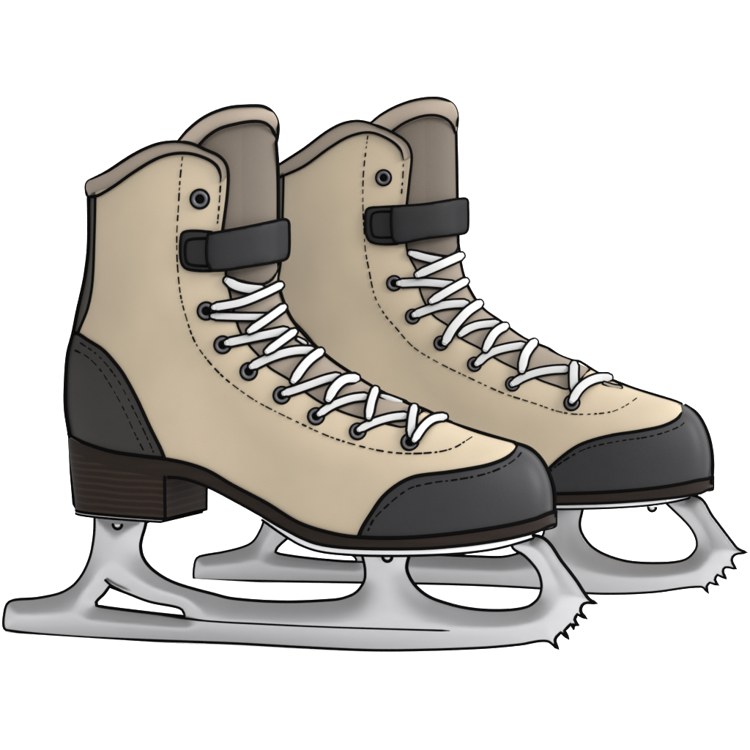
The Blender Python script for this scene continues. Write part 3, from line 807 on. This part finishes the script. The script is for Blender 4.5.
        allp = np.vstack([B, gp]); n1, n2 = len(out), len(tri)
        edges = [(i, (i + 1) % n1) for i in range(n1)] + [(n1 + i, n1 + (i + 1) % n2) for i in range(n2)]
        vo, eo, fo, ov, oe, of = delaunay_2d_cdt([Vector(p) for p in allp], edges, [], 0, 1e-4)
        vo = np.array([tuple(v) for v in vo]); fo = [f for f in fo if len(f) >= 3]
        cen = np.array([vo[list(f)].mean(0) for f in fo])
        okf = inside(out, cen[:, 0], cen[:, 1]) & ~inside(tri, cen[:, 0], cen[:, 1])
        fo = [f for f, o in zip(fo, okf) if o]
        dd = np.sqrt(((vo[:, None] - B[None]) ** 2).sum(-1)).min(1)
        th = 1.0 + 5.0 * (1 - np.exp(-(dd / 13) ** 1.25))
        vs = []
        for (x, y), t in zip(vo, th): u, h = s.un(x, y, 0); vs.append(s.world(u, -t, h))
        nv = len(vs)
        for (x, y), t in zip(vo, th): u, h = s.un(x, y, 0); vs.append(s.world(u, t, h))
        from collections import Counter
        cnt = Counter(); 
        for f in fo:
            for a, b in zip(f, f[1:] + f[:1] if isinstance(f, list) else tuple(f[1:]) + (f[0],)): cnt[(a, b)] += 1
        fs = [tuple(f) for f in fo] + [tuple(i + nv for i in reversed(f)) for f in fo]
        for (a, b) in list(cnt):
            if (b, a) not in cnt: fs.append((b, a, a + nv, b + nv))
        mb = MB(); mb.add(vs, fs)
        bl = s.part('blade', mb, 'steel')
        bm = bl.data
        mb = MB()
        for line in (out, tri):
            for sgn in (-1, 1):
                pts = []
                for x, y in line: u, h = s.un(x, y, 0); pts.append(s.world(u, sgn * .9, h))
                mb.tube(pts, 1.55 * px, 8, closed=True)
        s.part('blade_edge', mb, 'black', bl)
        mb = MB()
        for key, r in (('runner', 1.1), ('trispur', 1.4)):
            for sgn in (-1, 1):
                p = smooth_line(s.X[key], 3); rr = r * px * np.clip(np.minimum(np.arange(len(p)) + 3, np.arange(len(p))[::-1] * .25 + .3), 0, 1)
                pts = []
                for x, y in p: u, h = s.un(x, y, sgn * 5.); pts.append(s.world(u, sgn * 5., h))
                mb.tube(pts, rr, 8)
        s.part('runner_groove', mb, 'black', bl)
    def strap(s):
        px = s.px
        def pad(poly, lift, thick, name, m, parent=None, r=1.5):
            out = smooth_line_corners(poly, 2.0)
            c = out.mean(0)
            x0, x1 = out[:, 0].min(), out[:, 0].max()
            # depth follows the body under the strap, as a smooth function of x
            xs = np.linspace(x0, x1, 40); ds = []
            mid = c[1]
            for x in xs:
                yy = np.interp(x, [x0, x1], [out[np.argmin(out[:, 0]), 1], out[np.argmax(out[:, 0]), 1]])
                ds.append(s.cast(x, mid)[2])
            ds = gauss(np.array(ds), 2); ds = np.minimum(ds, ds.min() + 32 * px)
            at = lambda x, y, l: CAM + ray(x, y).normalized() * (np.interp(x, xs, ds) - l * px)
            bx = np.arange(x0, x1, 3.0); by = np.arange(out[:, 1].min(), out[:, 1].max(), 3.0)
            GX, GY = np.meshgrid(bx, by); GX, GY = GX.ravel(), GY.ravel(); ok = inside(out, GX, GY); gp = np.stack([GX[ok], GY[ok]], 1)
            d = np.sqrt(((gp[:, None] - out[None]) ** 2).sum(-1)).min(1); gp = gp[d > 1.5]
            allp = np.vstack([out, gp]); n1 = len(out)
            vo, eo, fo, _, _, _ = delaunay_2d_cdt([Vector(p) for p in allp], [(i, (i + 1) % n1) for i in range(n1)], [], 0, 1e-4)
            vo = np.array([tuple(v) for v in vo]); cen = np.array([vo[list(f)].mean(0) for f in fo]); okf = inside(out, cen[:, 0], cen[:, 1])
            fo = [list(f) for f, o in zip(fo, okf) if o]
            dd = np.sqrt(((vo[:, None] - out[None]) ** 2).sum(-1)).min(1); bul = thick * (1 - np.exp(-dd / 3)) * .6
            vs = [at(x, y, lift + thick * .4 + b) for (x, y), b in zip(vo, bul)]; nv = len(vs)
            vs += [at(x, y, lift - thick * .4) for x, y in vo]
            fs = [tuple(f) for f in fo] + [tuple(i + nv for i in reversed(f)) for f in fo]
            E = set()
            for f in fo:
                for a, b in zip(f, f[1:] + f[:1]): E.add((a, b))
            for a, b in E:
                if (b, a) not in E: fs.append((b, a, a + nv, b + nv))
            mb = MB(); mb.add(vs, fs); o = s.part(name, mb, m, parent)
            mb = MB(); mb.tube([at(x, y, lift + thick * .4) for x, y in out], r * px, 8, closed=True)
            s.part('outline_cord', mb, 'black', o)
            return o, at, lift + thick
        base, at, l = pad(s.X['strapbase'], 3, 3, 'strap_loop', 'strap')
        mb = MB(); mb.tube([at(x, y, l) for x, y in smooth_line_corners(s.X['buckle'], 2)], 1.5 * px, 8, closed=True)
        s.part('buckle', mb, 'black', base)
        pad(s.X['strap'], 9, 4, 'ankle_strap', 'strap')

def smooth_line_corners(p, step):
    """Closed outline, smoothed except at sharp corners."""
    p = np.array(p, float); n = len(p); out = []
    def sharp(i):
        a, b, c = p[i - 1], p[i], p[(i + 1) % n]; u = b - a; v = c - b
        return (u @ v) / (np.linalg.norm(u) * np.linalg.norm(v) + 1e-9) < .35
    sh = [sharp(i) for i in range(n)]
    for i in range(n):
        a, b, c, d = p[i - 1], p[i], p[(i + 1) % n], p[(i + 2) % n]; l = np.linalg.norm(c - b)
        t1 = (c - b) if sh[i] else (c - a) / (np.linalg.norm(c - a) + 1e-9) * l
        t2 = (c - b) if sh[(i + 1) % n] else (d - b) / (np.linalg.norm(d - b) + 1e-9) * l
        m = max(1, int(round(l / step)))
        for k in range(m):
            t = k / m
            out.append((2*t**3-3*t**2+1)*b + (t**3-2*t**2+t)*t1 + (-2*t**3+3*t**2)*c + (t**3-t**2)*t2)
    return np.array(out)

near_skate = Skate('tan figure skate in front, overlapping the other, its stacked heel and whole blade in view', True)
far_skate = Skate('tan leather figure skate standing behind the other one, its heel and back hidden', False)
